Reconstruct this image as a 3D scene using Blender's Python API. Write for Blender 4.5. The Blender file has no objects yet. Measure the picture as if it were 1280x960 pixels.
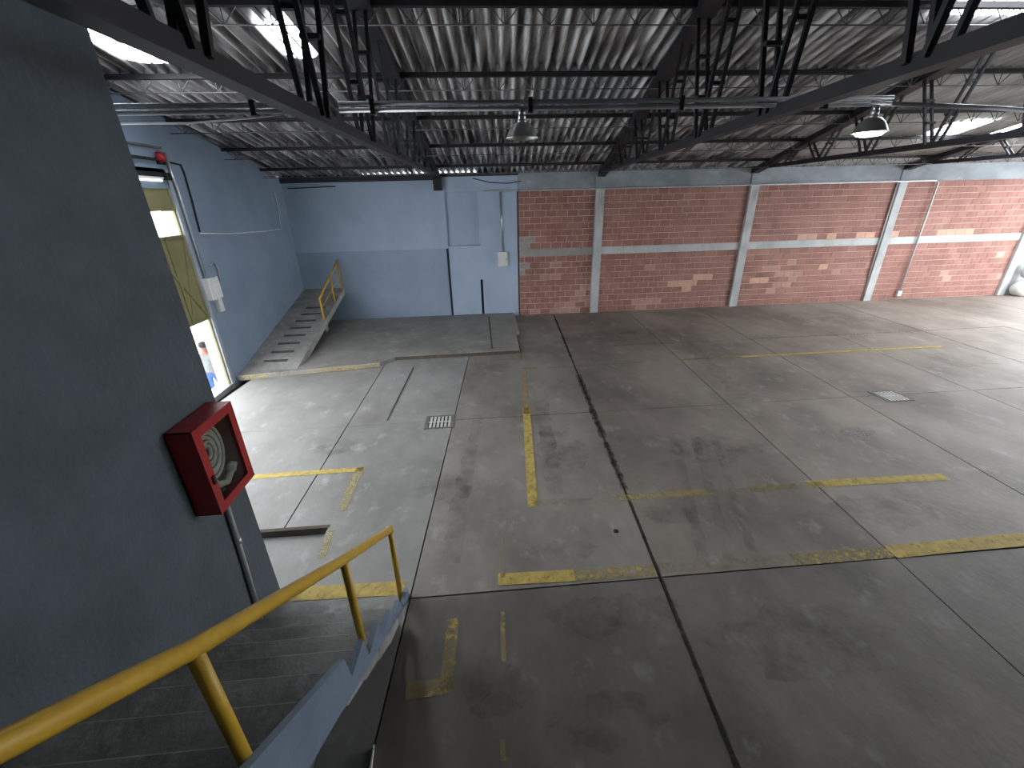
import bpy, math, random
from mathutils import Vector, Matrix
random.seed(7)
S = 3.6/4.2                      # layout units to metres
H = 4.2                          # eye height in layout units
scene = bpy.context.scene
col = scene.collection

# ------------------------------------------------------------------ camera
F_PX, PITCH, ROLL, YAW = 522.84, math.radians(23.72), math.radians(-1.47), math.radians(3.88)
fw = Vector((math.sin(YAW)*math.cos(PITCH), math.cos(YAW)*math.cos(PITCH), -math.sin(PITCH)))
rt = Vector((math.cos(YAW), -math.sin(YAW), 0)); up = rt.cross(fw)
r2 = rt*math.cos(ROLL)+up*math.sin(ROLL); u2 = -rt*math.sin(ROLL)+up*math.cos(ROLL)
cd = bpy.data.cameras.new('camera'); cam = bpy.data.objects.new('camera', cd); col.objects.link(cam)
cd.sensor_width = 36; cd.lens = 36*F_PX/1280; cd.clip_start = .05; cd.clip_end = 300
M3 = Matrix((r2, u2, -fw)).transposed()
cam.matrix_world = Matrix.Translation((0, 0, H*S)) @ M3.to_4x4()
scene.camera = cam

# ------------------------------------------------------------------ world and exposure
SKY = 6.0
w = bpy.data.worlds.new('overcast_sky'); scene.world = w; w.use_nodes = True
bg = w.node_tree.nodes['Background']; bg.inputs[0].default_value = (.93, .965, 1, 1); bg.inputs[1].default_value = SKY
vs = scene.view_settings
vs.view_transform = 'Standard'; vs.look = 'None'; vs.gamma = 1; vs.use_curve_mapping = False; vs.exposure = 0.84
SKYLIGHT_E = 14.0

# ------------------------------------------------------------------ materials
MATS = {}
def N(nt, t, **kw):
    n = nt.nodes.new(t)
    for k, v in kw.items(): setattr(n, k, v)
    return n
def mat(name, c1, c2=None, scale=3.0, rough=.8, metal=0.0, bump=0.0, bscale=40.0, lo=.35, hi=.65, stretch=(1,1,1),
        c3=None, scale3=.6, lo3=.5, hi3=.7, rnd=0.0, spec=.3, detail=6, rot=0.0):
    if name in MATS: return MATS[name]
    m = bpy.data.materials.new(name); m.use_nodes = True; nt = m.node_tree
    b = nt.nodes['Principled BSDF']
    b.inputs['Roughness'].default_value = rough; b.inputs['Metallic'].default_value = metal
    b.inputs['Specular IOR Level'].default_value = spec
    b.inputs['Base Color'].default_value = (*c1, 1)
    g = N(nt, 'ShaderNodeNewGeometry'); mp = N(nt, 'ShaderNodeMapping'); mp.inputs['Scale'].default_value = stretch
    mp.inputs['Rotation'].default_value = (0, 0, rot)
    nt.links.new(g.outputs['Position'], mp.inputs['Vector'])
    last = None
    def layer(prev, c, sc, l, h, seed):
        no = N(nt, 'ShaderNodeTexNoise'); no.inputs['Scale'].default_value = sc; no.inputs['Detail'].default_value = detail
        no.inputs['Roughness'].default_value = .62
        if seed:
            ad = N(nt, 'ShaderNodeVectorMath', operation='ADD'); ad.inputs[1].default_value = (seed, seed*1.7, seed*.3)
            nt.links.new(mp.outputs[0], ad.inputs[0]); nt.links.new(ad.outputs[0], no.inputs['Vector'])
        else: nt.links.new(mp.outputs[0], no.inputs['Vector'])
        r = N(nt, 'ShaderNodeMapRange'); r.inputs['From Min'].default_value = l; r.inputs['From Max'].default_value = h
        nt.links.new(no.outputs['Fac'], r.inputs['Value'])
        mx = N(nt, 'ShaderNodeMix', data_type='RGBA')
        nt.links.new(r.outputs[0], mx.inputs['Factor'])
        if prev is None: mx.inputs['A'].default_value = (*c1, 1)
        else: nt.links.new(prev, mx.inputs['A'])
        mx.inputs['B'].default_value = (*c, 1)
        return mx.outputs['Result']
    if c2: last = layer(None, c2, scale, lo, hi, 0)
    if c3: last = layer(last, c3, scale3, lo3, hi3, 13.7)
    if rnd:
        oi = N(nt, 'ShaderNodeObjectInfo'); r = N(nt, 'ShaderNodeMapRange')
        r.inputs['To Min'].default_value = 1-rnd; r.inputs['To Max'].default_value = 1+rnd
        nt.links.new(oi.outputs['Random'], r.inputs['Value'])
        hs = N(nt, 'ShaderNodeHueSaturation'); nt.links.new(r.outputs[0], hs.inputs['Value'])
        if last: nt.links.new(last, hs.inputs['Color'])
        else: hs.inputs['Color'].default_value = (*c1, 1)
        last = hs.outputs[0]
    if last: nt.links.new(last, b.inputs['Base Color'])
    if bump:
        no = N(nt, 'ShaderNodeTexNoise'); no.inputs['Scale'].default_value = bscale; no.inputs['Detail'].default_value = 4
        nt.links.new(mp.outputs[0], no.inputs['Vector'])
        bp = N(nt, 'ShaderNodeBump'); bp.inputs['Strength'].default_value = bump; bp.inputs['Distance'].default_value = .02
        nt.links.new(no.outputs['Fac'], bp.inputs['Height']); nt.links.new(bp.outputs[0], b.inputs['Normal'])
    MATS[name] = m; return m
def emit(name, c, s):
    m = bpy.data.materials.new(name); m.use_nodes = True; nt = m.node_tree; b = nt.nodes['Principled BSDF']
    b.inputs['Base Color'].default_value = (*c, 1); b.inputs['Emission Color'].default_value = (*c, 1)
    b.inputs['Emission Strength'].default_value = s; MATS[name] = m; return m
def paint(name, c, sc, lo, hi, amax=1.0):
    """floor paint, worn away in flecks"""
    m = mat(name, c, tuple(x*.62 for x in c), 9, .7, lo=.4, hi=.7); nt = m.node_tree; b = nt.nodes['Principled BSDF']
    g = N(nt, 'ShaderNodeNewGeometry'); no = N(nt, 'ShaderNodeTexNoise'); no.inputs['Scale'].default_value = sc
    no.inputs['Detail'].default_value = 8; no.inputs['Roughness'].default_value = .7
    nt.links.new(g.outputs['Position'], no.inputs['Vector'])
    r = N(nt, 'ShaderNodeMapRange'); r.inputs['From Min'].default_value = lo; r.inputs['From Max'].default_value = hi
    r.inputs['To Max'].default_value = amax
    nt.links.new(no.outputs['Fac'], r.inputs['Value']); nt.links.new(r.outputs[0], b.inputs['Alpha'])
    return m
CONC = mat('floor_concrete', (.262,.226,.196), (.138,.117,.10), .6, .60, bump=.2, bscale=14, lo=.38, hi=.64, c3=(.33,.325,.31), scale3=3.4, lo3=.57, hi3=.80, rnd=.09, spec=.35, detail=11, stretch=(1.0,.7,1))
CONCM = mat('pale_grey_floor_concrete', (.27,.247,.222), (.15,.134,.119), .6, .60, bump=.2, bscale=14, lo=.38, hi=.64, c3=(.34,.335,.32), scale3=3.4, lo3=.57, hi3=.80, rnd=.05, spec=.35, detail=11, stretch=(1.0,.7,1))
CONCD = mat('dirty_dim_floor_concrete', (.185,.166,.147), (.085,.075,.066), .65, .60, bump=.15, bscale=14, lo=.38, hi=.66, c3=(.24,.235,.225), scale3=3.4, lo3=.58, hi3=.80, rnd=.09, spec=.35, detail=11, stretch=(1.0,.7,1))  # near slabs: dirty, and darkened further to paint in the dimmer light
CONCL = mat('cool_pale_floor_concrete', (.275,.27,.258), (.175,.169,.158), .75, .60, bump=.15, bscale=14, lo=.40, hi=.68, c3=(.40,.40,.39), scale3=3.4, lo3=.57, hi3=.80, rnd=.06, spec=.35, detail=11, stretch=(1.0,.7,1))  # paler, cooler concrete for the left slabs and the pit
CONC2 = mat('platform_concrete', (.30,.29,.27), (.19,.18,.165), .9, .75, bump=.2, bscale=12, lo=.35, hi=.7, c3=(.40,.39,.37), scale3=3, lo3=.55, hi3=.8, detail=9)
RAMPC = mat('ramp_concrete', (.34,.335,.315), (.21,.205,.19), 1.6, .85, bump=.3, bscale=18, c3=(.44,.43,.41), scale3=4, lo3=.55, hi3=.8)
STEPC = mat('stair_concrete', (.30,.30,.29), (.16,.16,.155), 1.8, .8, bump=.3, bscale=22, lo=.38, hi=.66, c3=(.40,.40,.385), scale3=6, lo3=.56, hi3=.8, detail=9)
DARKGAP = mat('joint_dirt', (.035,.033,.03), (.06,.057,.052), 8, .95)
SEALA = paint('joint_stain', (.05,.046,.042), 6, .28, .62, .8)
SEAL = mat('joint_filler', (.06,.056,.052), (.11,.103,.095), 9, .9)
BLUE = mat('blue_wall_paint', (.40,.49,.62), (.355,.44,.56), 1.1, .55, bump=.08, bscale=9, c3=(.43,.52,.65), scale3=.5, lo3=.5, hi3=.75)
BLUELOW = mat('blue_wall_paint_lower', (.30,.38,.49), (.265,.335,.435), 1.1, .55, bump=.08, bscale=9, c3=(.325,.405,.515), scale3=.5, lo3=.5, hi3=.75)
STUCCO = mat('shaded_blue_stucco', (.092,.112,.130), (.07,.087,.102), 2.2, .75, bump=.55, bscale=26, lo=.35, hi=.65)  # blue wall paint darkened, the near wall's shade put into the colour
STRING = mat('stringer_blue_paint', (.165,.215,.285), (.13,.17,.225), 3, .65, bump=.1, bscale=20)
GREYC = mat('column_concrete', (.54,.56,.56), (.40,.42,.425), 2.2, .85, bump=.2, bscale=16, c3=(.28,.29,.295), scale3=1.4, lo3=.58, hi3=.75, stretch=(1,1,.5))
BEAMC = mat('eave_beam_concrete', (.37,.405,.44), (.21,.23,.25), 1.2, .85, bump=.25, bscale=9, c3=(.56,.58,.60), scale3=2.6, lo3=.62, hi3=.78, stretch=(.6,1,1))
BRICK = mat('red_block', (.345,.176,.146), (.26,.125,.10), 2.2, .8, bump=.25, bscale=30, rnd=.13, c3=(.385,.217,.182), scale3=.7, lo3=.5, hi3=.75)
BRICKP = mat('peach_block', (.64,.40,.29), (.54,.32,.24), 3, .85, bump=.2, bscale=30, rnd=.1)
BRICKF = mat('faded_block', (.50,.31,.26), (.43,.25,.205), 3, .85, bump=.2, bscale=30, rnd=.1)
BRICKG = mat('grey_block', (.36,.35,.33), (.28,.27,.255), 3, .9, bump=.2, bscale=30)
MORTAR = mat('mortar', (.66,.48,.42), (.36,.19,.157), 1.3, .9, lo=.50, hi=.68)
SHEET = mat('sooty_corrugated_sheet', (.70,.685,.69), (.15,.142,.142), 2.0, .8, lo=.42, hi=.60, stretch=(5,.25,1), rot=.937, c3=(.07,.064,.062), scale3=1.2, lo3=.52, hi3=.72, rnd=.14, detail=10)
SHEETG = mat('clean_grey_sheet', (.36,.38,.39), (.24,.25,.255), 2, .7, stretch=(3,.4,1))
SHEETL = mat('pale_corrugated_sheet', (.88,.89,.88), (.62,.62,.61), 1.3, .75, stretch=(1.4,.5,1), c3=(.42,.42,.41), scale3=.9, lo3=.56, hi3=.75, rnd=.08)
STEEL = mat('dark_painted_steel', (.012,.0115,.0145), (.022,.021,.025), 3, .6, spec=.4)
ROD = mat('joist_rod_steel', (.17,.165,.18), (.09,.088,.095), 6, .5, metal=.2)
GALV = mat('galvanised_conduit', (.55,.57,.60), (.42,.44,.47), 5, .35, metal=.75)
WHITEP = mat('white_conduit', (.60,.62,.62), (.48,.50,.50), 4, .5)
YEL = mat('yellow_enamel', (.58,.36,.03), (.48,.29,.024), 6, .42, spec=.5, c3=(.30,.17,.02), scale3=20, lo3=.66, hi3=.75)
RED = mat('red_enamel', (.36,.012,.014), (.28,.009,.011), 5, .38, spec=.5)
OLIVE = mat('olive_gate_paint', (.235,.215,.10), (.18,.165,.08), 2, .65, spec=.3)
WHITE = mat('white_enamel', (.72,.73,.71), (.62,.63,.61), 3, .5)
ALU = mat('spun_aluminium', (.62,.63,.62), (.5,.51,.5), 8, .32, metal=.85)
BLACK = mat('black_matte', (.012,.012,.013), None, 3, .7)
HOSE = mat('canvas_hose', (.52,.50,.44), (.40,.38,.33), 12, .9)
CABIN = mat('cabinet_interior', (.05,.045,.042), None, 3, .8)
GRATE = mat('pale_grate_metal', (.58,.57,.54), (.42,.41,.39), 9, .6)
STREET = mat('street_concrete', (.62,.62,.60), (.50,.50,.49), 1.5, .9)
SKIN = mat('skin', (.20,.085,.06), None, 3, .6)
SHIRT = mat('pale_shirt', (.17,.18,.17), (.12,.13,.12), 6, .9)
JEANS = mat('blue_jeans', (.05,.10,.24), (.035,.075,.19), 6, .9)
HAIR = mat('dark_hair', (.02,.017,.015), None, 3, .7)
YP1 = paint('yellow_line_fresh', (.58,.43,.12), 12, .24, .46, .88)
YP2 = paint('yellow_line_worn', (.54,.42,.14), 13, .34, .66, .78)
YP3 = paint('yellow_line_faint', (.46,.40,.22), 18, .40, .80, .6)
SKYM = emit('daylit_translucent_sheet', (.90,.95,1), SKYLIGHT_E)
BULB = emit('lamp_glow', (.95,1,1), 25)
TUBE = emit('fluorescent_tube_glow', (.9,.95,1), 1.2)
def glass():
    m = bpy.data.materials.new('cabinet_glass'); m.use_nodes = True; nt = m.node_tree; nt.nodes.clear()
    o = N(nt, 'ShaderNodeOutputMaterial'); t = N(nt, 'ShaderNodeBsdfTransparent'); t.inputs[0].default_value = (.86,.88,.87,1)
    gl = N(nt, 'ShaderNodeBsdfGlossy'); gl.inputs['Roughness'].default_value = .05; mx = N(nt, 'ShaderNodeMixShader'); mx.inputs[0].default_value = .06
    nt.links.new(t.outputs[0], mx.inputs[1]); nt.links.new(gl.outputs[0], mx.inputs[2]); nt.links.new(mx.outputs[0], o.inputs[0])
    return m
GLASS = glass()

# ------------------------------------------------------------------ mesh helpers
BASE = {}
def base_of(o): return BASE.get(o.name, Vector((0,0,0)))
class MB:
    def __init__(s): s.v=[]; s.f=[]; s.sm=[]
    def add(s, vs_, fs, smooth=False):
        n=len(s.v); s.v += [Vector(p) for p in vs_]; s.f += [[i+n for i in q] for q in fs]; s.sm += [smooth]*len(fs); return s
    def box(s, a, b):
        x0,y0,z0=a; x1,y1,z1=b
        return s.add([(x0,y0,z0),(x1,y0,z0),(x1,y1,z0),(x0,y1,z0),(x0,y0,z1),(x1,y0,z1),(x1,y1,z1),(x0,y1,z1)],
            [(3,2,1,0),(4,5,6,7),(0,1,5,4),(1,2,6,5),(2,3,7,6),(3,0,4,7)])
    def prism(s, poly, axis, a, b):
        """poly of 2-tuples; axis 0: (y,z) swept in x, 1: (x,z) in y, 2: (x,y) in z"""
        n=len(poly)
        ar=sum(poly[i][0]*poly[(i+1)%n][1]-poly[(i+1)%n][0]*poly[i][1] for i in range(n))
        if ar<0: poly=list(reversed(poly))
        def P(p,t): return (t,p[0],p[1]) if axis==0 else (p[0],t,p[1]) if axis==1 else (p[0],p[1],t)
        if axis==1: a,b=b,a
        if (b<a)!=(axis==1): a,b=b,a
        vs_=[P(p,a) for p in poly]+[P(p,b) for p in poly]
        fs=[list(range(n-1,-1,-1)), list(range(n,2*n))]+[(i,(i+1)%n,n+(i+1)%n,n+i) for i in range(n)]
        return s.add(vs_,fs)
    def bar(s, p0, p1, wx, wz, upv=(0,0,1)):
        p0=Vector(p0); p1=Vector(p1); d=(p1-p0).normalized(); u=Vector(upv)
        if abs(d.dot(u))>.98: u=Vector((0,1,0))
        a=d.cross(u).normalized(); b=a.cross(d).normalized()
        vs_=[]
        for p in (p0,p1):
            for sx,sz in ((-1,-1),(1,-1),(1,1),(-1,1)): vs_.append(p+a*sx*wx/2+b*sz*wz/2)
        return s.add(vs_,[(0,1,2,3),(7,6,5,4),(0,4,5,1),(1,5,6,2),(2,6,7,3),(3,7,4,0)])
    def tube(s, pts, r, n=10, cap=True):
        pts=[Vector(p) for p in pts]; rr=r if isinstance(r,(list,tuple)) else [r]*len(pts)
        t0=(pts[1]-pts[0]).normalized(); u=Vector((0,0,1)) if abs(t0.z)<.9 else Vector((1,0,0))
        a=t0.cross(u).normalized(); vs_=[]; 
        for i,p in enumerate(pts):
            t=(pts[min(i+1,len(pts)-1)]-pts[max(i-1,0)]).normalized()
            a=(a-t*a.dot(t)).normalized(); b=t.cross(a)
            for k in range(n):
                an=2*math.pi*k/n; vs_.append(p+(a*math.cos(an)+b*math.sin(an))*rr[i])
        fs=[]
        for i in range(len(pts)-1):
            for k in range(n): fs.append((i*n+k,i*n+(k+1)%n,(i+1)*n+(k+1)%n,(i+1)*n+k))
        s.add(vs_,fs,True)
        if cap:
            m=len(s.v)-len(vs_)
            s.f += [[m+k for k in range(n-1,-1,-1)],[m+(len(pts)-1)*n+k for k in range(n)]]; s.sm += [False,False]
        return s
    def lathe(s, c, prof, n=24):
        c=Vector(c); vs_=[]; fs=[]
        for r,z in prof:
            for k in range(n):
                an=2*math.pi*k/n; vs_.append(c+Vector((r*math.cos(an),r*math.sin(an),z)))
        for i in range(len(prof)-1):
            for k in range(n): fs.append((i*n+k,i*n+(k+1)%n,(i+1)*n+(k+1)%n,(i+1)*n+k))
        return s.add(vs_,fs,True)
    def mesh(s, name, m, org=Vector((0,0,0))):
        me=bpy.data.meshes.new(name); me.from_pydata([(p-org)*S for p in s.v],[],s.f); me.materials.append(m)
        me.polygons.foreach_set('use_smooth', s.sm); me.update(); return me
    def build(s, name, m, parent=None, org=None, bevel=0):
        o0 = base_of(parent) if parent else (Vector(org) if org else Vector((0,0,0)))
        o=bpy.data.objects.new(name, s.mesh(name,m,o0)); col.objects.link(o)
        if parent: o.parent=parent; 
        else: o.location=o0*S
        BASE[o.name]=o0
        if bevel:
            b=o.modifiers.new('bevel','BEVEL'); b.width=bevel*S; b.segments=2; b.limit_method='ANGLE'
        return o
def tag(o, label=None, cat=None, group=None, kind=None):
    if label: o['label']=label
    if cat: o['category']=cat
    if group: o['group']=group
    if kind: o['kind']=kind
    return o
def thing(name, loc, label, cat, group=None, kind=None):
    o=bpy.data.objects.new(name,None); col.objects.link(o); o.location=Vector(loc)*S; o.empty_display_size=.1
    BASE[o.name]=Vector(loc); return tag(o,label,cat,group,kind)
def inst(name, me, loc, parent):
    o=bpy.data.objects.new(name,me); col.objects.link(o); o.parent=parent
    o.location=(Vector(loc)-base_of(parent))*S; BASE[o.name]=Vector(loc); return o
def struct(name, mb, m, label=None, parent=None, org=None, bevel=0):
    o=mb.build(name,m,parent,org,bevel)
    if not parent: o['kind']='structure'
    if label: o['label']=label
    return o
# photograph pixel -> direction -> point on a known surface
RAX=r2; UAX=u2
def ray(x,y): return RAX*((x-640)/F_PX)+UAX*((480-y)/F_PX)+fw
def atz(x,y,z=0): d=ray(x,y); t=(z-H)/d.z; return Vector((d.x*t,d.y*t,z))
def atx(x,y,X): d=ray(x,y); t=X/d.x; return Vector((X,d.y*t,H+d.z*t))
def aty(x,y,Y): d=ray(x,y); t=Y/d.y; return Vector((d.x*t,Y,H+d.z*t))

# ------------------------------------------------------------------ layout numbers
YB = 16.31            # face of the back wall
XL = -6.6             # face of the left wall
SK = .068             # floor joints and roof sheets lean this much off the wall normal
ZE = 5.05; RS = .18   # eave height, roof slope
def zroof(y): return ZE + RS*(YB-y)
XR = 24.3; YF = -4.0

# ------------------------------------------------------------------ floor: one base, single slabs on it
fl = MB().box((XL-.3, YF, -.45), (XR+.6, YB+.3, -.17))
floor = struct('floor', fl, DARKGAP, 'grey stained concrete slab floor of the hall')
xj = [-9.9,-6.9,-4.27+0.0,-1.25,1.73,4.74,7.59,10.48,13.4,16.35,19.3,22.25,25.2,28.2,31.2]
xj[1]=-6.95; xj[2]=-3.35
yj = [YF,-.77,3.53,7.82,12.1,YB+.05]
def jx(i,y): return -3.07+.02*y if i==2 else xj[i]+SK*y
PIT = [(-3.5,4.87),(-2.34,4.87),(-2.41,3.62),(-3.5,3.62)]
for i in range(1,len(xj)-1):
    for j in range(len(yj)-1):
        y0=yj[j]+.009; y1=yj[j+1]-.009
        g0=.022 if i==4 else .010; g1=.022 if i==3 else .010
        poly=[(jx(i,y0)+g0,y0),(jx(i+1,y0)-g1,y0),(jx(i+1,y1)-g1,y1),(jx(i,y1)+g0,y1)]
        if poly[1][0] < XL or poly[0][0] > XR: continue
        poly=[(min(p[0],XR+.6),p[1]) for p in poly]
        poly=[(max(p[0],XL-.25),p[1]) for p in poly]
        z=random.uniform(-.004,.004)
        if i==2 and j==2:     # slab cut away round the lowered pit by the stairs
            poly=[(jx(2,4.87)+.01,4.87),(-2.34,4.87),(-2.41,3.54),(jx(3,3.54)-.01,3.54),(jx(3,y1)-.01,y1),(jx(2,y1)+.01,y1)]
        if i==1 and j==2:
            poly=[(XL-.25,4.87),(jx(2,4.87)-.01,4.87),(jx(2,y1)-.01,y1),(XL-.25,y1)]
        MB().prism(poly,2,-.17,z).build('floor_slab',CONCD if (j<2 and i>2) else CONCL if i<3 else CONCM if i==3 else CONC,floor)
MB().prism([(XL-.25,3.54),(-2.43,3.54),(-2.36,4.85),(XL-.25,4.85)],2,-.3,-.11).build('pit_slab',CONCL,floor)
MB().box((XL-.25,4.82,-.3),(-2.33,4.88,.002)).build('pit_edge',mat('dark_slab_edge',(.10,.082,.066),(.06,.05,.042),6,.95),floor)  # dark brown face on the far riser of the pit
# dark filler smeared along the wide joint
def strip_poly(pts, wd, jag=0, z=.006):
    mb=MB(); L=[];R=[]
    for k,p in enumerate(pts):
        p=Vector(p); a=Vector(pts[max(k-1,0)]); b=Vector(pts[min(k+1,len(pts)-1)]); d=(b-a).normalized(); n=Vector((-d.y,d.x))
        wl=wd/2*(1+random.uniform(-jag,jag)); wr=wd/2*(1+random.uniform(-jag,jag))
        L.append(p+n*wl); R.append(p-n*wr)
    n=len(pts)
    mb.add([(q.x,q.y,z) for q in L]+[(q.x,q.y,z) for q in R],[(k,n+k,n+k+1,k+1) for k in range(n-1)])
    return mb
def resamp(a,b,n): return [(a[0]+(b[0]-a[0])*t/n, a[1]+(b[1]-a[1])*t/n) for t in range(n+1)]
for (ya,yb,wd) in ((1.2,3.5,.07),(3.56,5.1,.06),(5.2,6.6,.13),(6.75,9.9,.17),(11.2,15.4,.09)):
    strip_poly(resamp((1.73+SK*ya,ya),(1.73+SK*yb,yb),28),wd*.8,.3).build('joint_filler',SEALA,floor)
strip_poly(resamp(tuple(atz(517,459))[:2],tuple(atz(484,526))[:2],10),.035,.3).build('saw_cut',DARKGAP,floor)
# painted lines
def line(a,b,wd,m,z=.0075):
    a=Vector(a); b=Vector(b); n=max(2,int((b-a).length/.4))
    o=strip_poly(resamp(a,b,n),wd,.04,z).build('painted_line',m,floor); return o
line((1.06,10.6),(.83,7.9),.13,YP2); line((.86,8.2),(.60,4.95),.155,YP1)
line((1.06,10.55),(1.42,10.53),.11,YP2); line((1.0,11.84),(1.05,11.3),.12,YP2); line((.4,11.3),(1.1,11.28),.06,YP3)
line((.62,5.02),(1.9,4.98),.13,YP3); line((1.9,5.0),(3.3,5.0),.15,YP2); line((3.3,5.0),(5.2,5.0),.12,YP3); line((4.0,5.0),(4.75,5.0),.14,YP2)
line((4.95,5.01),(7.22,4.96),.17,YP1)
line((.13,5.0),(.08,3.7),.06,YP3); line((.02,3.69),(.95,3.66),.17,YP1); line((.95,3.66),(1.95,3.64),.17,YP2); line((2.0,3.66),(3.9,3.62),.15,YP3)
line((3.7,3.63),(5.0,3.62),.19,YP2); line((5.0,3.62),(10.0,3.70),.20,YP1)
line((-6.2,6.17),(-2.2,6.22),.13,YP1); line((-2.25,6.28),(-2.26,5.15),.14,YP2); line((-2.27,4.75),(-2.25,4.25),.10,YP2)
line((-2.38,3.72),(-1.1,3.68),.20,YP1)
line((-.50,3.22),(-.52,2.48),.13,YP2); line((-.46,2.53),(-.90,2.51),.15,YP2)
line((.05,3.25),(.03,2.7),.05,YP2); line((-.02,2.05),(-.02,1.90),.045,YP2)
line((1.7,10.52),(4.4,10.54),.08,YP3); line((5.4,10.58),(7.2,10.58),.10,YP2); line((7.2,10.58),(13.3,10.6),.12,YP1)
line((4.0,12.06),(14.5,12.02),.10,YP3)
# pale scuffs and a small black plug
for (x,y,rx,ry) in ((4.3,4.45,.30,.12),(4.05,4.85,.2,.08),(5.9,8.05,.35,.2),(7.0,6.4,.35,.2)):
    pts=[(x+rx*math.cos(a)*random.uniform(.75,1.15), y+ry*math.sin(a)*random.uniform(.75,1.15)) for a in [k*math.pi/9 for k in range(18)]]
    m=MB(); m.add([(p[0],p[1],.006) for p in pts],[list(range(18))]); m.build('scuff_mark',paint('pale_scuff',(.40,.385,.365),3.5,.34,.62,.6),floor)
def stain(cx,cy,rx,ry,m,z=.0062):
    n=26; pts=[(cx+rx*math.cos(a)*random.uniform(.7,1.15), cy+ry*math.sin(a)*random.uniform(.7,1.15)) for a in [k*2*math.pi/n for k in range(n)]]
    MB().add([(cx,cy,z)]+[(q[0],q[1],z) for q in pts],[(0,k+1,(k+1)%n+1) for k in range(n)]).build('stain',m,floor)
OIL=paint('oil_stain',(.055,.05,.046),3.2,.44,.78,.42)
OIL2=paint('tyre_grime',(.07,.063,.058),4,.40,.75,.35)
for (px,py,rx,ry) in ((800,765,.55,.22),(735,770,.45,.25),(850,640,.6,.3),(700,690,.5,.2),(700,560,.5,.9),(1000,800,1.0,.4),(760,900,.5,.25),(620,860,.4,.3),(900,560,.9,.5),(560,610,.5,.4),(1100,640,.8,.4),(420,560,.4,.3),(760,420,1.6,.7),(1050,400,1.4,.5),(1200,450,1.2,.5)):
    q=atz(px,py); stain(q.x,q.y,rx,ry,OIL)
for (xa,ya,xb,yb,wd) in ((2.6,3.7,3.5,6.6,.16),(2.95,3.7,3.9,6.6,.14),(3.3,3.8,4.2,6.4,.12),(1.0,5.2,1.2,8.5,.3),(5.8,8.4,6.3,12,.4),(-.6,4.0,-.2,8.0,.25)):
    strip_poly(resamp((xa,ya),(xb,yb),14),wd,.3,.0066).build('tyre_mark',OIL2,floor)
p=atz(770,664); MB().lathe((p.x,p.y,0),[(.001,.008),(.035,.008),(.04,-.02)],14).build('floor_plug',BLACK,floor)

# ------------------------------------------------------------------ drain grates
def grate(cx,cy,wx,wy,label):
    t=thing('drain_grate',(cx,cy,0),label,'drain grate')
    f=MB(); e=.07
    f.box((cx-wx/2,cy-wy/2,-.02),(cx-wx/2+e,cy+wy/2,.012)).box((cx+wx/2-e,cy-wy/2,-.02),(cx+wx/2,cy+wy/2,.012))
    f.box((cx-wx/2+e,cy-wy/2,-.02),(cx+wx/2-e,cy-wy/2+.04,.012)).box((cx-wx/2+e,cy+wy/2-.06,-.02),(cx+wx/2-e,cy+wy/2,.012))
    f.build('frame',mat('grate_frame_metal',(.17,.165,.155),(.11,.105,.1),8,.7),t)
    MB().box((cx-wx/2+e,cy-wy/2+.04,-.02),(cx+wx/2-e,cy+wy/2-.06,.006)).build('sump',BLACK,t)
    n=6; iw=wx-2*e
    for k in range(n):
        x=cx-wx/2+e+iw*(k+.62)/n
        MB().box((x-.024,cy-wy/2+.04,-.01),(x+.024,cy+wy/2-.06,.012)).build('bar',GRATE,t)
    MB().box((cx-wx/2+e,cy-.02,-.012),(cx+wx/2-e,cy+.01,.0135)).build('cross_bar',GRATE,t)
grate(-1.0,7.77,.60,.55,'square drain grate between saw cut and long joint near raised platform')
grate(8.98,7.76,.60,.55,'square drain grate in open floor facing the brick wall')

# ------------------------------------------------------------------ back wall: painted part
WB = .35
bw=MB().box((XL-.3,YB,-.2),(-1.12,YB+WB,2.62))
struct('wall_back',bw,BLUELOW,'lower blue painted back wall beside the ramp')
bw=MB().box((XL-.3,YB+.03,2.62),(-1.36,YB+.15,4.93)).box((-1.36,YB,2.62),(-1.12,YB+.15,4.93))
struct('wall_back',bw,BLUE,'upper light blue painted back wall')
bw=MB().box((-1.14,YB+.14,2.70),(.06,YB+WB,4.5)).box((.06,YB,2.70),(1.5,YB+WB,4.5))     # recess and field
bw.box((-1.12,YB,-.25),(.0,YB+WB,2.70)).box((.0,YB,1.45),(.09,YB+WB,2.70)).box((.09,YB,-.25),(1.5,YB+WB,2.70))
struct('wall_back',bw,BLUE,'blue painted bay with a tall recess beside the brick wall')
struct('wall_back',MB().box((0,YB+.06,0),(.09,YB+WB,1.45)),BLACK,'narrow dark slot low in the blue bay')
struct('trim_1',MB().box((-1.2,YB-.012,.1),(-1.12,YB,2.62)),mat('dark_gap',(.02,.027,.04)),'narrow dark gap beside blue pilaster')
struct('trim_2',MB().box((-1.3,YB-.06,4.5),(1.5,YB+WB,4.90)).box((-1.3,YB-.06,4.90),(1.5,YB+.03,4.99)),BLUE,'blue painted eave beam above the recess')
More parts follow.
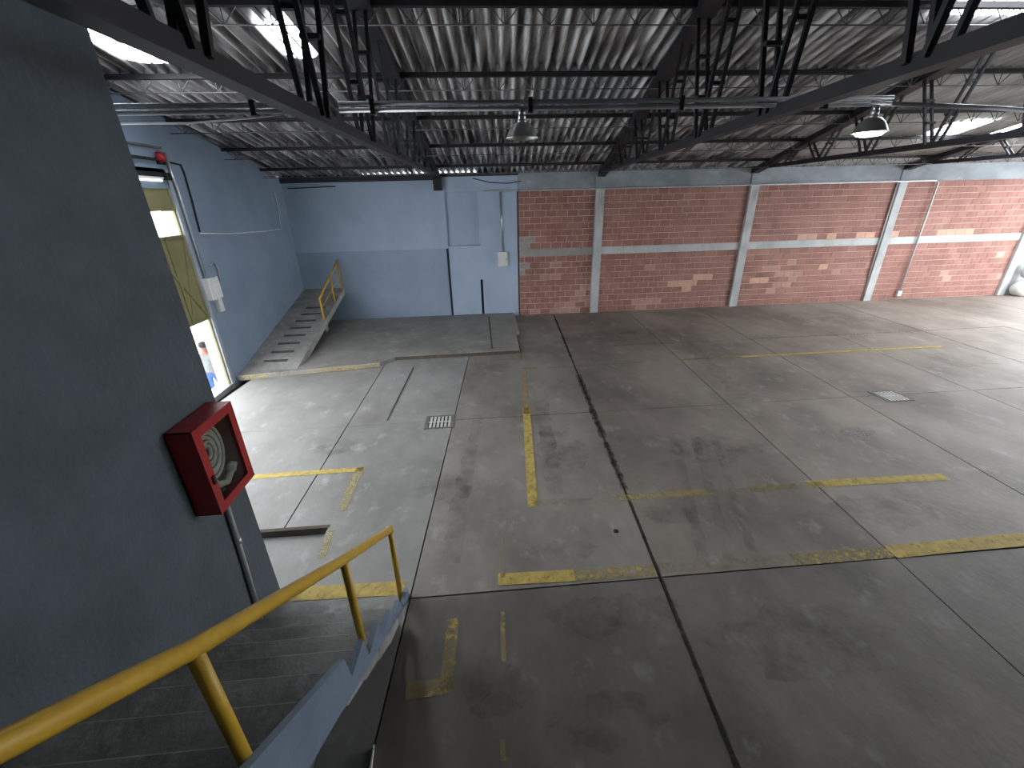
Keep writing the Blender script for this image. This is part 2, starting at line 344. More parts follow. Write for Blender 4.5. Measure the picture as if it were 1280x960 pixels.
# grey eave beam, tie beams, columns
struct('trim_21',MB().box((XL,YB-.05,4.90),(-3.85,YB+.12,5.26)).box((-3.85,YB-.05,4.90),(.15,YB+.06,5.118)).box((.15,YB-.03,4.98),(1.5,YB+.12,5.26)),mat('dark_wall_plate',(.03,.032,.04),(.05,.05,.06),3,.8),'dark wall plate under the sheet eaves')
struct('trim_3',MB().box((1.5,YB-.08,4.5),(XR+.6,YB+WB-.2,5.22)),BEAMC,'grey concrete eave beam above the brick wall',bevel=.01)
CX=[4.46,10.24,16.05,22.1]
for k,x in enumerate(CX):
    struct('trim_%d'%(4+k),MB().box((x-.16,YB-.10,-.05),(x+.16,YB+.3,4.52)),GREYC,'grey concrete wall column',bevel=.012)
    struct('trim_%d'%(14+k),MB().box((x-.2,YB-.11,4.5),(x+.2,YB+.12,5.16)),BEAMC,'beam seat over a wall column',bevel=.01)
PAN=[(1.5,4.3),(4.62,10.08),(10.40,15.89),(16.21,21.94)]
for k,(a,b) in enumerate(PAN):
    struct('trim_%d'%(8+k),MB().box((a,YB-.03,2.23),(b,YB+.3,2.50)),GREYC if k else mat('grey_tie_beam',(.36,.35,.335),(.27,.265,.25),2,.9),'grey concrete tie beam across brick panel',bevel=.01)
# brick infill panels
BL=.40; JT=.021
def bmesh_(l,h,m): return MB().box((0,YB-.008,0),(l,YB+.05,h)).mesh('brick',m,Vector((0,YB,0)))
cache={}
def brick(parent,x,z,l,h,m):
    key=(round(l,3),round(h,3),m.name)
    if key not in cache: cache[key]=bmesh_(l,h,m)
    inst('brick',cache[key],(x,YB,z),parent)
def pick(px_list): return [aty(x,y,YB) for x,y in px_list]
peach=pick([(845,352),(858,352),(871,350),(886,348),(858,360),(990,301),(1003,300),(1018,299),(1033,299),(1075,297),(1090,297),
 (1118,296),(1135,296),(1174,294),(1186,294),(1198,293),(1212,293),(1227,293),(1243,293),(1028,333),(942,350),(952,349)])
faded=pick([(700,380),(712,380),(725,372),(728,362),(735,378),(815,379),(803,380),(790,380),(815,332),(955,350),(960,335),(970,345),(975,335),(985,342),
 (985,355),(995,350),(972,358),(960,362),(1000,340),(1040,340),(1085,330),(990,330),(1250,318),(1262,330),(1255,342),(1180,345),(1185,338),(690,330),(700,328),(680,346),(690,345),(1180,350),(670,388),(690,388),(705,388),(720,386)])
greyb=pick([(653,303),(660,303),(655,311),(660,311),(653,340),(650,334)])
for k,(a,b) in enumerate(PAN):
    lab=['short red block panel beside the blue wall','red block panel between first and second columns','red block panel between second and third columns','red block panel crossed by a vertical conduit'][k]
    wb=struct('wall_back',MB().box((a-.05,YB,-.25),(b+.05,YB+.3,4.5)),MORTAR,lab)
    for (z0,n,z1) in ((0.0,10,2.23),(2.50,9,4.50)):
        ch=(z1-z0)/n
        for r in range(n):
            x=a-(BL/2 if r%2 else 0)+.0
            while x<b-.03:
                xa=max(x,a)+JT/2; xb=min(x+BL,b)-JT/2; 
                if xb-xa>.03:
                    zz=z0+r*ch+JT/2; m=BRICK; cx=(xa+xb)/2; cz=zz+ch/2
                    for lst,mm in ((faded,BRICKF),(peach,BRICKP),(greyb,BRICKG)):
                        if any(abs(q.x-cx)<BL*.52 and abs(q.z-cz)<ch*.55 for q in lst): m=mm
                    brick(wb,xa,zz,xb-xa,ch-JT,m)
                x+=BL
# beyond the last column: open bay with pale rubble sacks
struct('wall_back',MB().box((22.26,YB+.05,-.25),(XR+.6,YB+.3,4.5)),mat('pale_far_wall',(.5,.5,.5),(.3,.3,.3),2,.9),'pale wall of the open end bay')
def blob(name,c,rx,ry,rz,m,label,cat):
    mb=MB(); prof=[]
    for k in range(9):
        a=-math.pi/2+math.pi*k/8; prof.append((max(.001,abs(math.cos(a))**.6),math.sin(a)))
    mb.lathe((0,0,0),prof,16)
    for v in mb.v:
        d=1+.08*math.sin(v.x*5+v.z*3)+.05*math.cos(v.y*7+v.x*2)
        v.x=v.x*rx*d+c[0]; v.y=v.y*ry*d+c[1]; v.z=max(0,v.z*rz+c[2])
    tag(mb.build(name,m,None,(c[0],c[1],0)),label,cat)
blob('white_sack',(22.75,16.0,.32),.5,.28,.34,WHITE,'bulging white sack slumped beside last wall column','sack')
blob('grey_bundle',(22.75,16.0,1.0),.34,.25,.3,GREYC,'grey bundle lying on top of the white sack','bundle')

# ------------------------------------------------------------------ left wall with gate opening
GY0,GY1,GZ=4.0,10.55,4.78; GL=8.6
lw=MB().box((XL-.3,GY1,-.2),(XL,YB+.3,4.6)).box((XL-.3,4.0,GZ),(XL,GY1,4.98)).box((XL-.3,YF,-.2),(XL,GY0,4.98))
lw.prism([(YF,4.6),(YB+.3,4.6),(YB+.3,zroof(YB+.3)+.0),(YF,zroof(YF)+.0)],0,XL-.3,XL)
struct('wall_left',lw,mat('shaded_side_wall_paint',(.225,.285,.365),(.19,.245,.32),1.1,.55,bump=.08,bscale=9),'blue painted left side wall rising to the roof slope')  # blue paint darkened: the lack of direct light is in the colour
# outside: lower street
struct('floor_street',MB().box((-30,0,-1.3),(XL-.3,22,-1.05)),STREET,'pale sunlit street outside the gate')
MB().box((XL-.32,GY0,-.12),(XL+.05,GY1,.012)).build('threshold',GALV,floor)
g=thing('metal_gate',(XL-.15,GY1,0),'olive steel gate with open window gap and open wicket below','gate')
gx0,gx1=XL-.07,XL-.03
def gp(y0,y1,z0,z1): return MB().box((gx0,y0,z0),(gx1,y1,z1))
gp(GL,GY1,4.2,GZ).build('upper_panel',OLIVE,g)
gp(GL,GY1,1.76,3.66).build('middle_panel',OLIVE,g)
for z in (4.2,3.66,1.78): MB().box((gx0-.02,GL,z-.04),(gx1+.03,GY1,z+.0)).build('rail',OLIVE,g)
MB().box((gx0+.01,GY1-.075,0),(gx1+.012,GY1-.035,GZ)).build('stile',OLIVE,g)
MB().box((gx0-.02,9.87,1.76),(gx1+.03,9.93,3.66)).build('mullion',OLIVE,g)
MB().bar((gx1+.012,9.93,1.80),(gx1+.012,GY1-.03,3.62),.03,.05).build('brace',OLIVE,g)
MB().bar((gx1+.012,9.30,3.62),(gx1+.012,GY1-.06,1.80),.03,.05).build('brace',OLIVE,g)
MB().box((gx0-.02,9.28,0),(gx1+.03,9.34,1.74)).build('stile',STEEL,g)
# frame and header gear
struct('trim_20',MB().box((XL-.32,GY1-.035,-.1),(XL+.03,GY1+.07,GZ-.005)),mat('gate_frame_paint',(.36,.39,.43),(.28,.3,.33),4,.6),'grey steel gate jamb')
hd=thing('gate_header',(XL,8.4,GZ),'dark steel track above the olive gate','gate track')
MB().box((XL+.002,6.0,GZ+.03),(XL+.09,10.45,GZ+.12)).build('track',STEEL,hd)
MB().box((XL,6.0,5.12),(XL+.07,10.33,5.17)).build('upper_angle',STEEL,hd)
MB().box((XL,6.0,5.36),(XL+.06,10.6,5.40)).build('upper_angle',ROD,hd)
MB().box((XL+.01,10.32,GZ-.02),(XL+.14,10.5,GZ+.12)).build('roller_bracket',BLACK,hd)
fx=thing('fluorescent_batten',(XL+.05,9.4,GZ),'slim white fluorescent batten under the gate track','light')
MB().box((XL+.02,8.5,GZ-.01),(XL+.11,10.28,GZ+.03)).build('housing',WHITE,fx)
MB().tube([(XL+.065,8.52,GZ-.03),(XL+.065,10.26,GZ-.03)],.025).build('tube',TUBE,fx)
al=thing('alarm_bell',(XL,10.45,5.2),'small round red alarm bell above the gate corner','alarm bell')
mb=MB(); mb.lathe((0,0,0),[(.001,.12),(.05,.115),(.09,.08),(.10,.02),(.10,0)],18); mb.v=[Vector((XL+.04+v.z,10.45+v.x,5.2+v.y)) for v in mb.v]
mb.build('gong',RED,al); MB().box((XL,10.38,5.06),(XL+.05,10.60,5.2)).build('back_box',BLACK,al)
# conduits and boxes of the left wall
def onl(x,y,d=.03): return atx(x,y,XL+d)
def conduit(name,pts,r,m,label,n=8):
    o=MB().tube(pts,r,n).build(name,m,None,pts[0]); return tag(o,label,'conduit')
conduit('wall_conduit',[Vector((XL+.04,10.68,5.3)),Vector((XL+.04,10.72,4.6)),Vector((XL+.04,10.74,2.6))],.032,GALV,'thick grey conduit running down beside the gate into white box')
conduit('dark_cable_conduit',[onl(212,203),onl(226,206),onl(230,215),onl(240,250),onl(250,290)],.018,BLACK,'thin black conduit bending down the blue wall right of gate')
conduit('cable_run',[onl(250,292),onl(290,292),onl(330,289),onl(351,286),onl(347,255),onl(342,238)],.016,WHITEP,'thin pale cable looping across blue side wall to the corner')
eb=thing('electrical_box',(XL,10.8,2.1),'large white metal electrical box on wall beside the gate','electrical box')
MB().box((XL,10.58,2.15),(XL+.16,11.02,2.66)).build('body',WHITE,eb,bevel=.01)
MB().box((XL+.16,10.61,2.18),(XL+.175,10.99,2.63)).build('door',WHITE,eb)
e2=thing('junction_box',(XL,11.0,1.8),'narrow white junction box hanging below the larger electrical box','electrical box')
MB().box((XL,10.86,1.80),(XL+.09,11.04,2.145)).build('body',WHITE,e2,bevel=.01); MB().box((XL+.09,10.88,1.82),(XL+.10,11.02,2.12)).build('cover',WHITE,e2)
conduit('looped_cable',[onl(262,332),onl(267,328),onl(272,335),onl(275,350)],.016,GALV,'short looped cable above the white electrical box')
cm=thing('security_camera',aty(345,234,16.2),'small dark security camera in the blue wall corner','camera'); c0=base_of(cm)
MB().box(c0+Vector((-.05,0,-.04)),c0+Vector((.05,.11,.05))).build('mount',BLACK,cm); MB().tube([c0+Vector((0,.0,0)),c0+Vector((.03,-.16,-.05))],.04).build('body',BLACK,cm)
conduit('ceiling_cable',[Vector((-6.4,YB-.0,4.74)),Vector((-4.8,YB-.0,4.77))],.014,BLACK,'thin dark cable along blue wall near the corner')

# back wall fittings
eb=thing('breaker_panel',(.86,YB,1.9),'white breaker panel on blue wall below a vertical conduit','electrical box')
MB().box((.68,YB-.13,1.93),(1.06,YB,2.45)).build('body',WHITE,eb,bevel=.01); MB().box((.70,YB-.145,1.95),(1.04,YB-.13,2.43)).build('door',WHITE,eb); MB().box((1.0,YB-.155,2.15),(1.02,YB-.145,2.22)).build('latch',STEEL,eb)
conduit('wall_conduit',[Vector((.88,YB-.05,2.44)),Vector((.86,YB-.05,4.5))],.03,GALV,'grey conduit rising from the white breaker panel')
conduit('wall_conduit',[Vector((.3,YB-.14,4.50)),Vector((17.3,YB-.14,4.50))],.026,WHITEP,'long pale conduit along the foot of grey eave beam')
conduit('wall_conduit',[Vector((17.3,YB-.14,4.50)),Vector((17.42,YB-.10,4.42)),Vector((17.42,YB-.07,.35))],.035,WHITEP,'pale conduit dropping down the brick wall to a socket')
conduit('wall_conduit',[Vector((15.83,YB-.06,4.48)),Vector((15.83,YB-.06,1.0))],.022,WHITEP,'thin conduit beside the third concrete column')
sb=thing('socket_box',(17.42,YB,.15),'small pale socket box low on brick wall under conduit','electrical box')
MB().box((17.33,YB-.10,.14),(17.52,YB,.36)).build('body',WHITEP,sb); MB().box((17.35,YB-.11,.17),(17.50,YB-.10,.33)).build('cover',WHITE,sb)
conduit('slack_cable',[Vector((-.1,YB-.1,4.93)),Vector((.5,YB-.12,4.78)),Vector((1.1,YB-.12,4.74)),Vector((1.6,YB-.12,4.80))],.012,BLACK,'slack black cable hanging under the eave above recess')

# ------------------------------------------------------------------ raised platform and ramp
pf=[(XL,10.75),(-2.95,11.25),(-2.6,11.72),(1.06,11.78),(1.10,13.6),(1.22,13.7),(1.25,YB),(XL,YB)]
plat=struct('floor_platform',MB().prism(pf,2,-.03,.115),CONC2,'low raised concrete platform along the blue wall',bevel=.012)
MB().add([(-2.6,11.705,0),(1.06,11.765,0),(1.06,11.765,.10),(-2.6,11.705,.10)],[(0,1,2,3)]).build('edge_shade_face',mat('dark_slab_edge',(.1,.1,.1)),plat)  # dark band over the platform riser, painting in its shade
MB().add([(1.075,11.78,0),(1.115,13.6,0),(1.115,13.6,.10),(1.075,11.78,.10)],[(0,1,2,3)]).build('edge_shade_face',mat('dark_slab_edge',(.1,.1,.1)),plat)
for (xa,xb,m) in ((-6.45,-5.8,YP2),(-5.6,-4.7,YP3),(-4.7,-3.0,YP2)):
    ya=10.75+.5*(xa-XL)/(3.65); yb=10.75+.5*(xb-XL)/3.65
    MB().add([(xa,ya-.012,.005),(xb,yb-.012,.005),(xb,yb-.012,.10),(xa,ya-.012,.10)],[(0,1,2,3)]).build('painted_edge',m,plat)
line((-6.4,10.66),(-5.0,10.86),.08,YP3); line((-5.0,10.88),(-2.95,11.16),.08,YP2)
MB().box((.22,12.0,.114),(.27,15.8,.122)).build('groove',SEAL,plat)
rp=thing('ramp',(-5.9,11.0,.1),'concrete ramp with cross grooves climbing into blue wall corner','ramp')
RX0,RX1=XL+.0,-5.13; RY0,RY1=11.05,YB; RZ0,RZ1=.11,1.33
def rz(y): return RZ0+(RZ1-RZ0)*(y-RY0)/(RY1-RY0)
MB().prism([(RY0,RZ0),(RY1,RZ1),(RY1,RZ1-.22),(RY0+.9,.10),(RY0,.10)],0,RX0,RX1).build('slab',RAMPC,rp)
for k in range(8):
    y=RY0+.42+k*.46
    MB().prism([(y,rz(y)+.004),(y+.11,rz(y+.11)+.004),(y+.11,rz(y+.11)-.03),(y,rz(y)-.03)],0,RX0+.42+.02*k,RX1-.40+.02*k).build('groove',SEAL,rp)
MB().box((RX0,14.6,.115),(RX1-.35,14.9,rz(14.6)-.15)).build('support_wall',RAMPC,rp)
rx=RX1-.04
rail=MB().tube([(rx,13.80,rz(13.8)+.70),(rx,16.22,rz(16.22)+1.02)],.034).build('handrail',YEL,rp)
for y in (13.82,15.15,16.18):
    t=(y-13.8)/(16.22-13.8); top=rz(13.8)+.70+(rz(16.22)+1.02-rz(13.8)-.70)*t
    MB().tube([(rx,y,rz(y)-.02),(rx,y,top)],.030).build('post',YEL,rail)
MB().tube([(rx,13.82,rz(13.8)+.38),(rx,16.18,rz(16.18)+.55)],.016).build('mid_rail',YEL,rail)

# ------------------------------------------------------------------ near wall block, landing and stairs
NX,NY=-2.6,3.83
struct('wall_front',MB().box((XL-.3,YF-.3,-.2),(XR,YF,zroof(YF)+.2)),mat('front_wall_paint',(.16,.18,.2)),'front wall behind the stair landing')
struct('wall_right',MB().box((XR,YF,-.2),(XR+.3,4.0,9.0)),mat('right_wall_paint',(.3,.3,.3)),'right end wall beside the open bay')
struct('wall_near',MB().box((NX-2.2,YF,-.2),(NX,NY,zroof(NY)-.05)),STUCCO,'shade-darkened blue stucco wall beside the stairs')
SX1=-1.12; RUN,RISE=.33,.265; Y0=3.22
st=thing('staircase',((NX+SX1)/2,3.5,0),'concrete staircase with blue stringer and yellow pipe handrail','staircase')
MB().box((NX,Y0,-.03),(SX1,3.57,.02)).build('foot_plate',STEPC,st)
NS=10
for i in range(NS):
    y=Y0-RUN*i; z=RISE*(i+1)
    b=MB().prism([(y,z),(y-RUN-.04,z),(y-RUN-.04,max(0,z-.08)),(y,max(0,z-.35))],0,NX,SX1+.04)
    b.build('step',STEPC,st,bevel=.012)
pr=[(3.60,0),(3.60,.10)]
for i in range(5):
    y=Y0-RUN*i; z=RISE*(i+1)
    pr += [(y+.03+(.06 if i==0 else 0),RISE*i+.13),(y,z+.10)]
pr += [(Y0-RUN*9,RISE*10+.07),(Y0-RUN*9,RISE*10-.47),(3.52,0)]
MB().prism(pr,0,SX1+.04,SX1+.085).build('stringer',STRING,st)
hx=-1.10
hr=[(hx,3.53,1.03),(hx,2.3,1.88),(hx,1.07,2.76),(hx,.25,3.42),(hx,-1.5,3.48)]
rl=MB().tube(hr,.037,12).build('handrail',YEL,st)
for (y,zb,zt) in ((3.53,0,1.03),(2.36,.84,1.84),(1.08,1.86,2.75),(-.4,2.6,3.46)):
    MB().tube([(hx-.01,y,zb),(hx,y,zt)],.030,12).build('post',YEL,rl)
MB().tube([(hx,3.53,.995),(hx,3.575,1.045)],.038,12).build('rail_end',YEL,rl)
struct('floor_landing',MB().box((NX,YF,2.5),(1.3,Y0-RUN*9,2.65)),STEPC,'concrete landing at the head of the stairs')
struct('wall_understair',MB().prism([(2.05,0),(2.05,.62),(.3,1.95),(YF,2.5),(YF,0)],0,SX1-.55,SX1-.45),STUCCO,'shade-darkened blue wall closing under the stairs')
q=Vector((-1.0,1.98,0)); MB().prism([(-1.10,2.10),(-1.02,1.2),(-1.10,1.2)],2,0,.05).build('kerb',GREYC,floor)

# fire hose cabinet on the near wall
fc=thing('fire_hose_cabinet',(NX,3.4,1.73),'red fire hose cabinet with glass door on dark stucco wall','fire cabinet')
cy0,cy1,cz0,cz1,cx1=3.11,3.70,1.72,2.55,-2.38
bd=MB().box((NX-.01,cy0,cz0),(NX+.01,cy1,cz1)).box((NX,cy0,cz0),(cx1-.03,cy0+.012,cz1)).box((NX,cy1-.012,cz0),(cx1-.03,cy1,cz1))
bd.box((NX,cy0,cz0),(cx1-.03,cy1,cz0+.012)).box((NX,cy0,cz1-.012),(cx1-.03,cy1,cz1))
bd.build('body',RED,fc)
MB().box((NX+.012,cy0+.013,cz0+.013),(NX+.016,cy1-.013,cz1-.013)).build('back_lining',CABIN,fc)
fr=MB(); e=.085
fr.box((cx1-.028,cy0,cz0),(cx1,cy0+e,cz1)).box((cx1-.028,cy1-e,cz0),(cx1,cy1,cz1)).box((cx1-.028,cy0+e,cz0),(cx1,cy1-e,cz0+e)).box((cx1-.028,cy0+e,cz1-e),(cx1,cy1-e,cz1))
door=fr.build('door_frame',RED,fc)
MB().box((cx1-.02,cy0+e,cz0+e),(cx1-.015,cy1-e,cz1-e)).build('pane',GLASS,door)
MB().box((cx1,cy0+.03,2.02),(cx1+.015,cy0+.06,2.10)).build('latch',BLACK,door)
hz=MB()
for k in range(6):
    a=.05+.031*k; pts=[]
    for t in range(25):
        an=2*math.pi*t/24; pts.append((NX+.08+.012*(k%2),3.385+a*.95*math.cos(an),2.20+a*1.25*math.sin(an)))
    hz.tube(pts,.017,8,False)
hz.build('hose_coil',HOSE,fc)
MB().tube([(NX+.11,3.26,2.02),(NX+.11,3.33,1.88),(NX+.11,3.45,1.83),(NX+.11,3.55,1.90)],[.028,.034,.034,.04],10).build('hose_tail',HOSE,fc)
MB().tube([(NX+.11,3.54,1.89),(NX+.11,3.60,1.95)],[.05,.05],10).build('nozzle',HOSE,fc)
o=MB().tube([(NX+.03,3.46,1.74),(NX+.03,3.46,1.66),(NX+.03,3.40,.8),(NX+.03,3.33,.0)],.026,10).build('riser_pipe',GALV,None,(NX+.03,3.4,0)); tag(o,'grey pipe below the red fire hose cabinet','pipe')
MB().tube([(NX+.03,3.465,1.74),(NX+.03,3.46,1.67)],.036,10).build('coupling',GALV,o); MB().tube([(NX+.03,3.435,1.16),(NX+.03,3.428,1.10)],.033,10).build('coupling',GALV,o)

# ------------------------------------------------------------------ roof: corrugated sheets
PUR=[16.50,15.05,13.10,11.15,9.20,7.25,5.30]
SW=1.0; PITCHC=.2; AMP=.075
roof=thing('ceiling',(8,8,zroof(8)),'sooty corrugated sheet roof over the hall',None,None,'structure')
def sheet_mesh(name,length,m,lift):
    n=52; mb=MB(); top=[];ext=.12
    for row,(yy,zz) in enumerate(((-.0,0.0),(-(length+ext),RS*(length+ext)+lift))):
        for k in range(n+1):
            x=SW*1.04*k/n; top.append((x+SK*yy,yy,zz+AMP*(1-2*abs(math.cos(math.pi*x/PITCHC))**2.6)))
    N1=n+1
    lo=[(p[0],p[1],p[2]+.012) for p in top]
    fs=[(k,N1+k,N1+k+1,k+1) for k in range(n)]+[(2*N1+k+1,3*N1+k+1,3*N1+k,2*N1+k) for k in range(n)]
    fs+=[(k,k+1,2*N1+k+1,2*N1+k) for k in range(n)]+[(N1+k+1,N1+k,3*N1+k,3*N1+k+1) for k in range(n)]
    mb.add(top+lo,fs,True); return mb.mesh(name,m)
def tx(x0,s,y): return x0-s*(YB-y)
TR=[(-1.30,.010),(4.48,.125),(10.12,.17),(16.0,.18),(21.9,.18)]
SKYHOLES=[]
mcache={}
for r in range(len(PUR)-1):
    y0,y1=PUR[r],PUR[r+1]; L=y0-y1
    x=XL-.9+SK*3-SK*(PUR[0]-y0)
    k=0
    while x<XR+.2:
        yc=(y0+y1)/2
        m=SHEET
        if x+.5+SK*(yc-y0) > tx(*TR[2],yc)-.1: m=SHEETL
        if r==3 and .55<x+SK*(yc-y0)<2.6: m=SHEETG
        key=(round(L,3),m.name)
        if key not in mcache: mcache[key]=sheet_mesh('roof_sheet',L,m,.018)
        inst('roof_sheet',mcache[key],(x,y0,zroof(y0)+.08),roof)
        x+=SW; k+=1
rest=MB()
for (ya,yb,xa,xb) in ((5.4,YF,XL-1,XR),):
    n=int((xb-xa)/.1); v=[]
    for yy in (ya,yb):
        for k in range(n+1):
            x=xa+.1*k; v.append((x,yy,zroof(yy)+.11+(AMP if k%2 else -AMP)))
    rest.add(v,[(k,n+1+k,n+2+k,k+1) for k in range(n)],True)
o=rest.build('roof_sheets_rear',SHEET,roof); o['kind']='stuff'
# daylight panels let into the roof (rounded translucent sheets just below the corrugation)
def skylight(idx,xa,xb,ya,yb,rad,label):
    pts=[]
    for (cx,cy,a0) in ((xb-rad,yb-rad,0),(xa+rad,yb-rad,90),(xa+rad,ya+rad,180),(xb-rad,ya+rad,270)):
        for t in range(6):
            a=math.radians(a0+90*t/5); pts.append((cx+rad*math.cos(a),cy+rad*math.sin(a)))
    mb=MB(); n=len(pts)
    lo=[(p[0]+SK*(p[1]-(ya+yb)/2),p[1],zroof(p[1])+.03) for p in pts]; hi=[(a,b,c+.02) for a,b,c in lo]
    mb.add(lo+hi,[list(range(n-1,-1,-1)),list(range(n,2*n))]+[(i,(i+1)%n,n+(i+1)%n,n+i) for i in range(n)])
    struct('window_%d'%idx,mb,SKYM,label)
skylight(1,-5.6,-4.3,7.95,8.9,.3,'bright translucent skylight beside the left wall')
skylight(2,-3.02,-2.46,7.78,8.78,.24,'small rounded skylight between left wall and first truss')
skylight(3,13.0,14.0,12.05,13.1,.1,'bright skylight in the pale roof bay beyond second truss')
skylight(4,15.2,16.6,12.2,13.3,.1,'bright skylight in the pale roof farther along')
skylight(5,7.0,10.2,6.5,7.6,.1,'wide skylight above the second truss')
skylight(6,-4.95,-4.25,6.3,7.2,.1,'skylight over the gate bay')
skylight(7,17.5,21.5,8.6,12.6,.1,'added unseen skylight brightening the far bays')  # glowing panel added out of view to brighten the right side

# purlin joists
def joist(y,label):
    zt=zroof(y)-.0
    t=thing('roof_joist',(8,y,zt),label,'roof joist')
    x0,x1=XL,XR
    MB().box((x0,y-.04,zt-.075),(x1,y+.04,zt-.0)).build('top_chord',STEEL,t)
    MB().tube([(x0,y,zt-.27),(x1,y,zt-.27)],.010,6).build('bottom_chord',ROD,t)
    me=None; x=x0+.3; sp=.62
    while x<x1-.3:
        if me is None:
            mb=MB()
            for dx in (-.2,0,.2): mb.tube([(dx,0,.205),(0,0,0)],.0085,5)
            me=mb.mesh('web_brace',ROD)
        inst('web_brace',me,(x,y,zt-.27),t); x+=sp
JL=['open web steel joist spanning under the roof closest to the lamps','open web steel joist directly below the grey clean sheets','open web steel joist third down the roof slope',
 'open web steel joist fourth down the roof slope','open web steel joist lowest on the slope beside the eave']
for y,l in zip((7.25,9.20,11.15,13.10,15.05),JL): joist(y,l)
joist(5.30,'open web steel joist over the stairs side of hall')

# trusses
def truss(x0,s,label,y_end,nodes,bracket=True):
    zb=4.99
    t=thing('roof_truss',(x0,YB,zb),label,'roof truss')
    def P(y,z,dx=0): return Vector((tx(x0,s,y)+dx,y,z))
    MB().bar(P(YB+.1,zb+.07),P(2,zb-.075),.13,.105).bar(P(2,zb-.075),P(y_end,zb-.075),.13,.105).build('bottom_chord',STEEL,t)
    MB().bar(P(YB+.1,zroof(YB+.1)-.11),P(y_end,zroof(y_end)-.11),.26,.15).build('top_chord',STEEL,t)
    if bracket: MB().box((x0-.14,YB-.34,4.56),(x0+.14,YB+.02,5.0)).build('bearing_block',STEEL,t)
    ys=nodes
    def zc(y): return zb-.075+.145*max(0,(y-2)/(YB-2))
    for i,y in enumerate(ys):
        tops=[y+.62,y-.62] 
        for q in tops:
            if q>YB-.6 or q<y_end: continue
            zt=zroof(q)-.15
            if zt-zb<.25: continue
            wb=MB(); 
            for dx in (-.075,.075): wb.bar(P(y+(.07 if q>y else -.07),zc(y),dx),P(q,zt,dx),.035,.045,(1,0,0))
            a=P(y,zc(y)); b=P(q,zt); nb=1 if (b-a).length<1.2 else 2
            w_=wb.build('web_member',STEEL,t)
            for k in range(nb):
                c=a.lerp(b,(k+1)/(nb+1)); MB().box(c-Vector((.09,.03,.02)),c+Vector((.09,.03,.02))).build('batten',STEEL,w_)
LAB=['dark steel truss bearing on the blue wall pilaster','dark steel truss bearing on the first concrete column from blue wall','dark steel truss bearing on the second concrete column','dark steel truss bearing on the third concrete column','dark steel truss bearing on the last concrete column']
NOD=[[2.75+1.88*k for k in range(-1,7)],[2.95+1.86*k for k in range(-1,7)],[3.0+1.86*k for k in range(0,7)],[3.0+1.86*k for k in range(2,7)],[3.0+1.86*k for k in range(2,7)]]
for k,(x0,s) in enumerate(TR): truss(x0,s,LAB[k],-2.0 if k<2 else 1.5,NOD[k],k==0)

# service conduit with the lamps
def carrier(x0,x1,label):
    t=thing('lamp_conduit',(x0,4.6,5.0),label,'conduit')
    for z in (4.985,5.035): MB().tube([(x0,4.6,z),(x1,4.6,z)],.021,8).build('tube',GALV,t)
    k=x0+.3
    while k<x1: MB().box((k-.02,4.57,4.95),(k+.02,4.63,5.07)).build('clip',STEEL,t); k+=1.45
carrier(XL,-1.42,'pair of grey conduits from left wall to the first truss')
carrier(-1.2,4.15,'pair of grey conduits carrying the hanging lamps')
conduit('lamp_feed_pipe',[Vector((4.15,4.6,4.985)),Vector((5.4,4.75,4.965)),Vector((6.9,5.1,4.95)),Vector((10.5,5.6,4.95))],.022,GALV,'single grey pipe continuing past the lit lamp')
conduit('slack_wire',[Vector((-3.6,4.75,4.93)),Vector((-2.6,4.72,4.92)),Vector((-2.0,4.66,4.945)),Vector((-1.45,4.62,4.99))],.008,WHITEP,'thin slack pale wire below the grey conduits')
def lamp(x,y,lit,label):
    t=thing('high_bay_lamp',(x,y,4.97),label,'lamp')
    zt=4.97; k=.86
    def pf(pr): return [(r*k,zt-h*k) for r,h in pr]
    MB().tube([(x,y,zt+.02),(x,y,zt-.03)],.012,8).build('stem',GALV,t)
    MB().lathe((x,y,0),pf([(.001,.0),(.035,.0),(.037,.035),(.03,.04),(.04,.045),(.042,.08),(.034,.085),(.045,.09),(.047,.115),(.04,.12)]),16).build('socket_housing',GALV,t)
    MB().lathe((x,y,0),pf([(.045,.115),(.085,.125),(.125,.165),(.155,.215),(.175,.26),(.184,.268),(.180,.272),(.170,.26),(.148,.215),(.12,.17),(.08,.132),(.03,.122)]),28).build('shade',ALU,t)
    if not lit: MB().lathe((x,y,0),pf([(.001,.13),(.04,.15),(.06,.19),(.05,.225),(.001,.24)]),16).build('bulb',WHITE,t)
    else: MB().lathe((x,y,0),pf([(.001,.12),(.04,.14),(.10,.20),(.155,.262),(.12,.30),(.001,.315)]),18).build('bulb',BULB,t)
lamp(.47,4.6,False,'unlit aluminium bell lamp hanging from the conduit')
lamp(4.0,4.6,True,'glowing aluminium bell lamp hanging from the conduit')

# ------------------------------------------------------------------ person outside the gate
def skinfig(name,verts,edges,rad,m,parent):
    org=base_of(parent) if parent else Vector((0,0,0))
    me=bpy.data.meshes.new(name); me.from_pydata([(Vector(v)-org)*S for v in verts],edges,[]); me.materials.append(m)
    o=bpy.data.objects.new(name,me); col.objects.link(o); o.parent=parent
    sk=o.modifiers.new('skin','SKIN'); sk.use_smooth_shade=True
    for i,r in enumerate(rad): me.skin_vertices[0].data[i].radius=(r[0]*S,r[1]*S)
    me.skin_vertices[0].data[0].use_root=True
    ss=o.modifiers.new('sub','SUBSURF'); ss.levels=1; ss.render_levels=2
    BASE[o.name]=org; return o
pc=(-7.9,11.85,-1.05)
pn=thing('person',pc,'person in pale shirt and blue jeans walking outside the gate','person')
def Q(f,s_,z): return (pc[0]+s_, pc[1]+f, pc[2]+z)
hgt=1.78
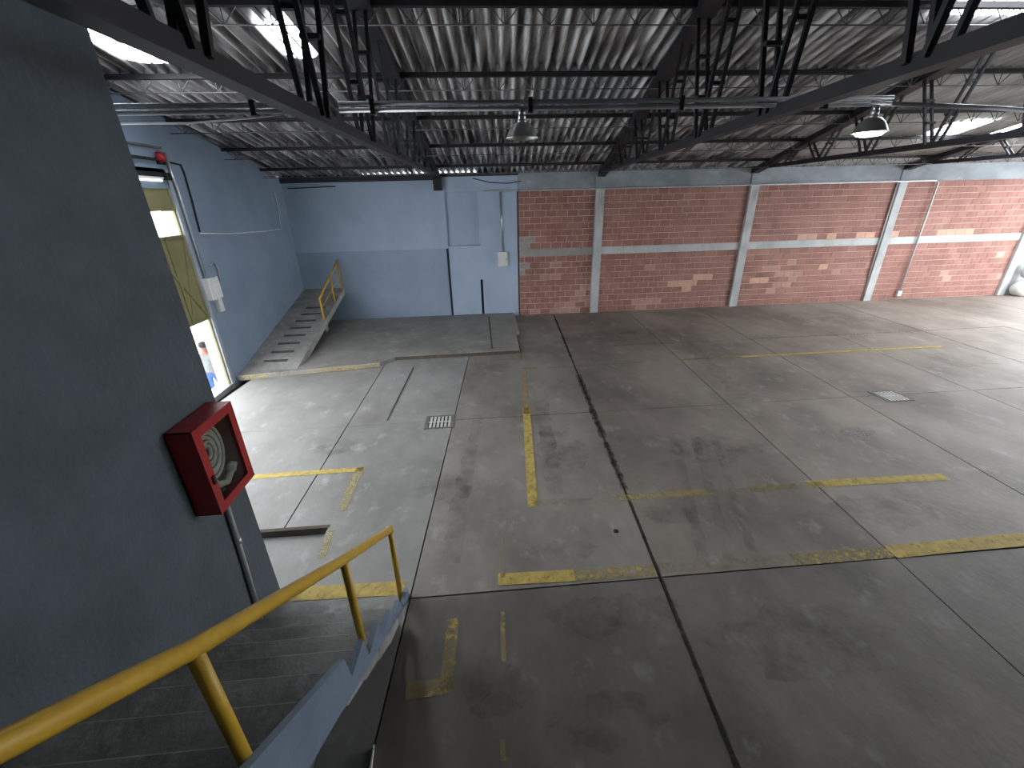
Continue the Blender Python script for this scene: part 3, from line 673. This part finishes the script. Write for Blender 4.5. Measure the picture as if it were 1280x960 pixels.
V=[Q(0,0,.92),Q(0,0,1.10),Q(.01,0,1.30),Q(.02,0,1.44),Q(.03,0,1.54),Q(.05,0,1.66),Q(.05,0,1.76),
   Q(.02,.19,1.40),Q(.10,.24,1.14),Q(.28,.22,1.02),Q(.36,.21,.99), Q(.02,-.19,1.40),Q(-.08,-.24,1.14),Q(.10,-.24,.94),Q(.18,-.23,.90),
   Q(.02,.10,.86),Q(.18,.11,.48),Q(.02,.11,.08),Q(.18,.12,.03), Q(-.02,-.10,.86),Q(-.02,-.11,.48),Q(-.26,-.11,.12),Q(-.14,-.12,.03)]
E_=[(0,1),(1,2),(2,3),(3,4),(4,5),(5,6),(3,7),(7,8),(8,9),(9,10),(3,11),(11,12),(12,13),(13,14),(0,15),(15,16),(16,17),(17,18),(0,19),(19,20),(20,21),(21,22)]
R_=[(.15,.11),(.14,.10),(.16,.11),(.10,.08),(.06,.06),(.10,.09),(.07,.07),(.06,.06),(.05,.05),(.04,.04),(.035,.03),(.06,.06),(.05,.05),(.04,.04),(.035,.03),
    (.10,.10),(.07,.07),(.045,.045),(.04,.03),(.10,.10),(.07,.07),(.045,.045),(.04,.03)]
skinfig('body',V,E_,R_,SKIN,pn)
skinfig('shirt',[Q(0,0,.86),V[1],V[2],V[3],V[7],V[8],V[11],V[12]],[(0,1),(1,2),(2,3),(3,4),(4,5),(3,6),(6,7)],[(.185,.14),(.18,.14),(.195,.145),(.13,.10),(.095,.095),(.08,.08),(.095,.095),(.08,.08)],SHIRT,pn)
skinfig('jeans',[V[0],V[15],V[16],V[17],V[19],V[20],V[21],Q(0,0,1.02)],[(0,1),(1,2),(2,3),(0,4),(4,5),(5,6),(0,7)],[(.18,.14),(.13,.13),(.10,.10),(.075,.075),(.13,.13),(.10,.10),(.075,.075),(.165,.125)],JEANS,pn)
hb=MB(); hb.lathe((0,0,0),[(.001,.13),(.07,.11),(.105,.05),(.108,-.01),(.09,-.04)],16)
for v in hb.v: v.x+=pc[0]; v.y+=pc[1]+.03; v.z+=pc[2]+1.70
hb.build('hair',HAIR,pn)
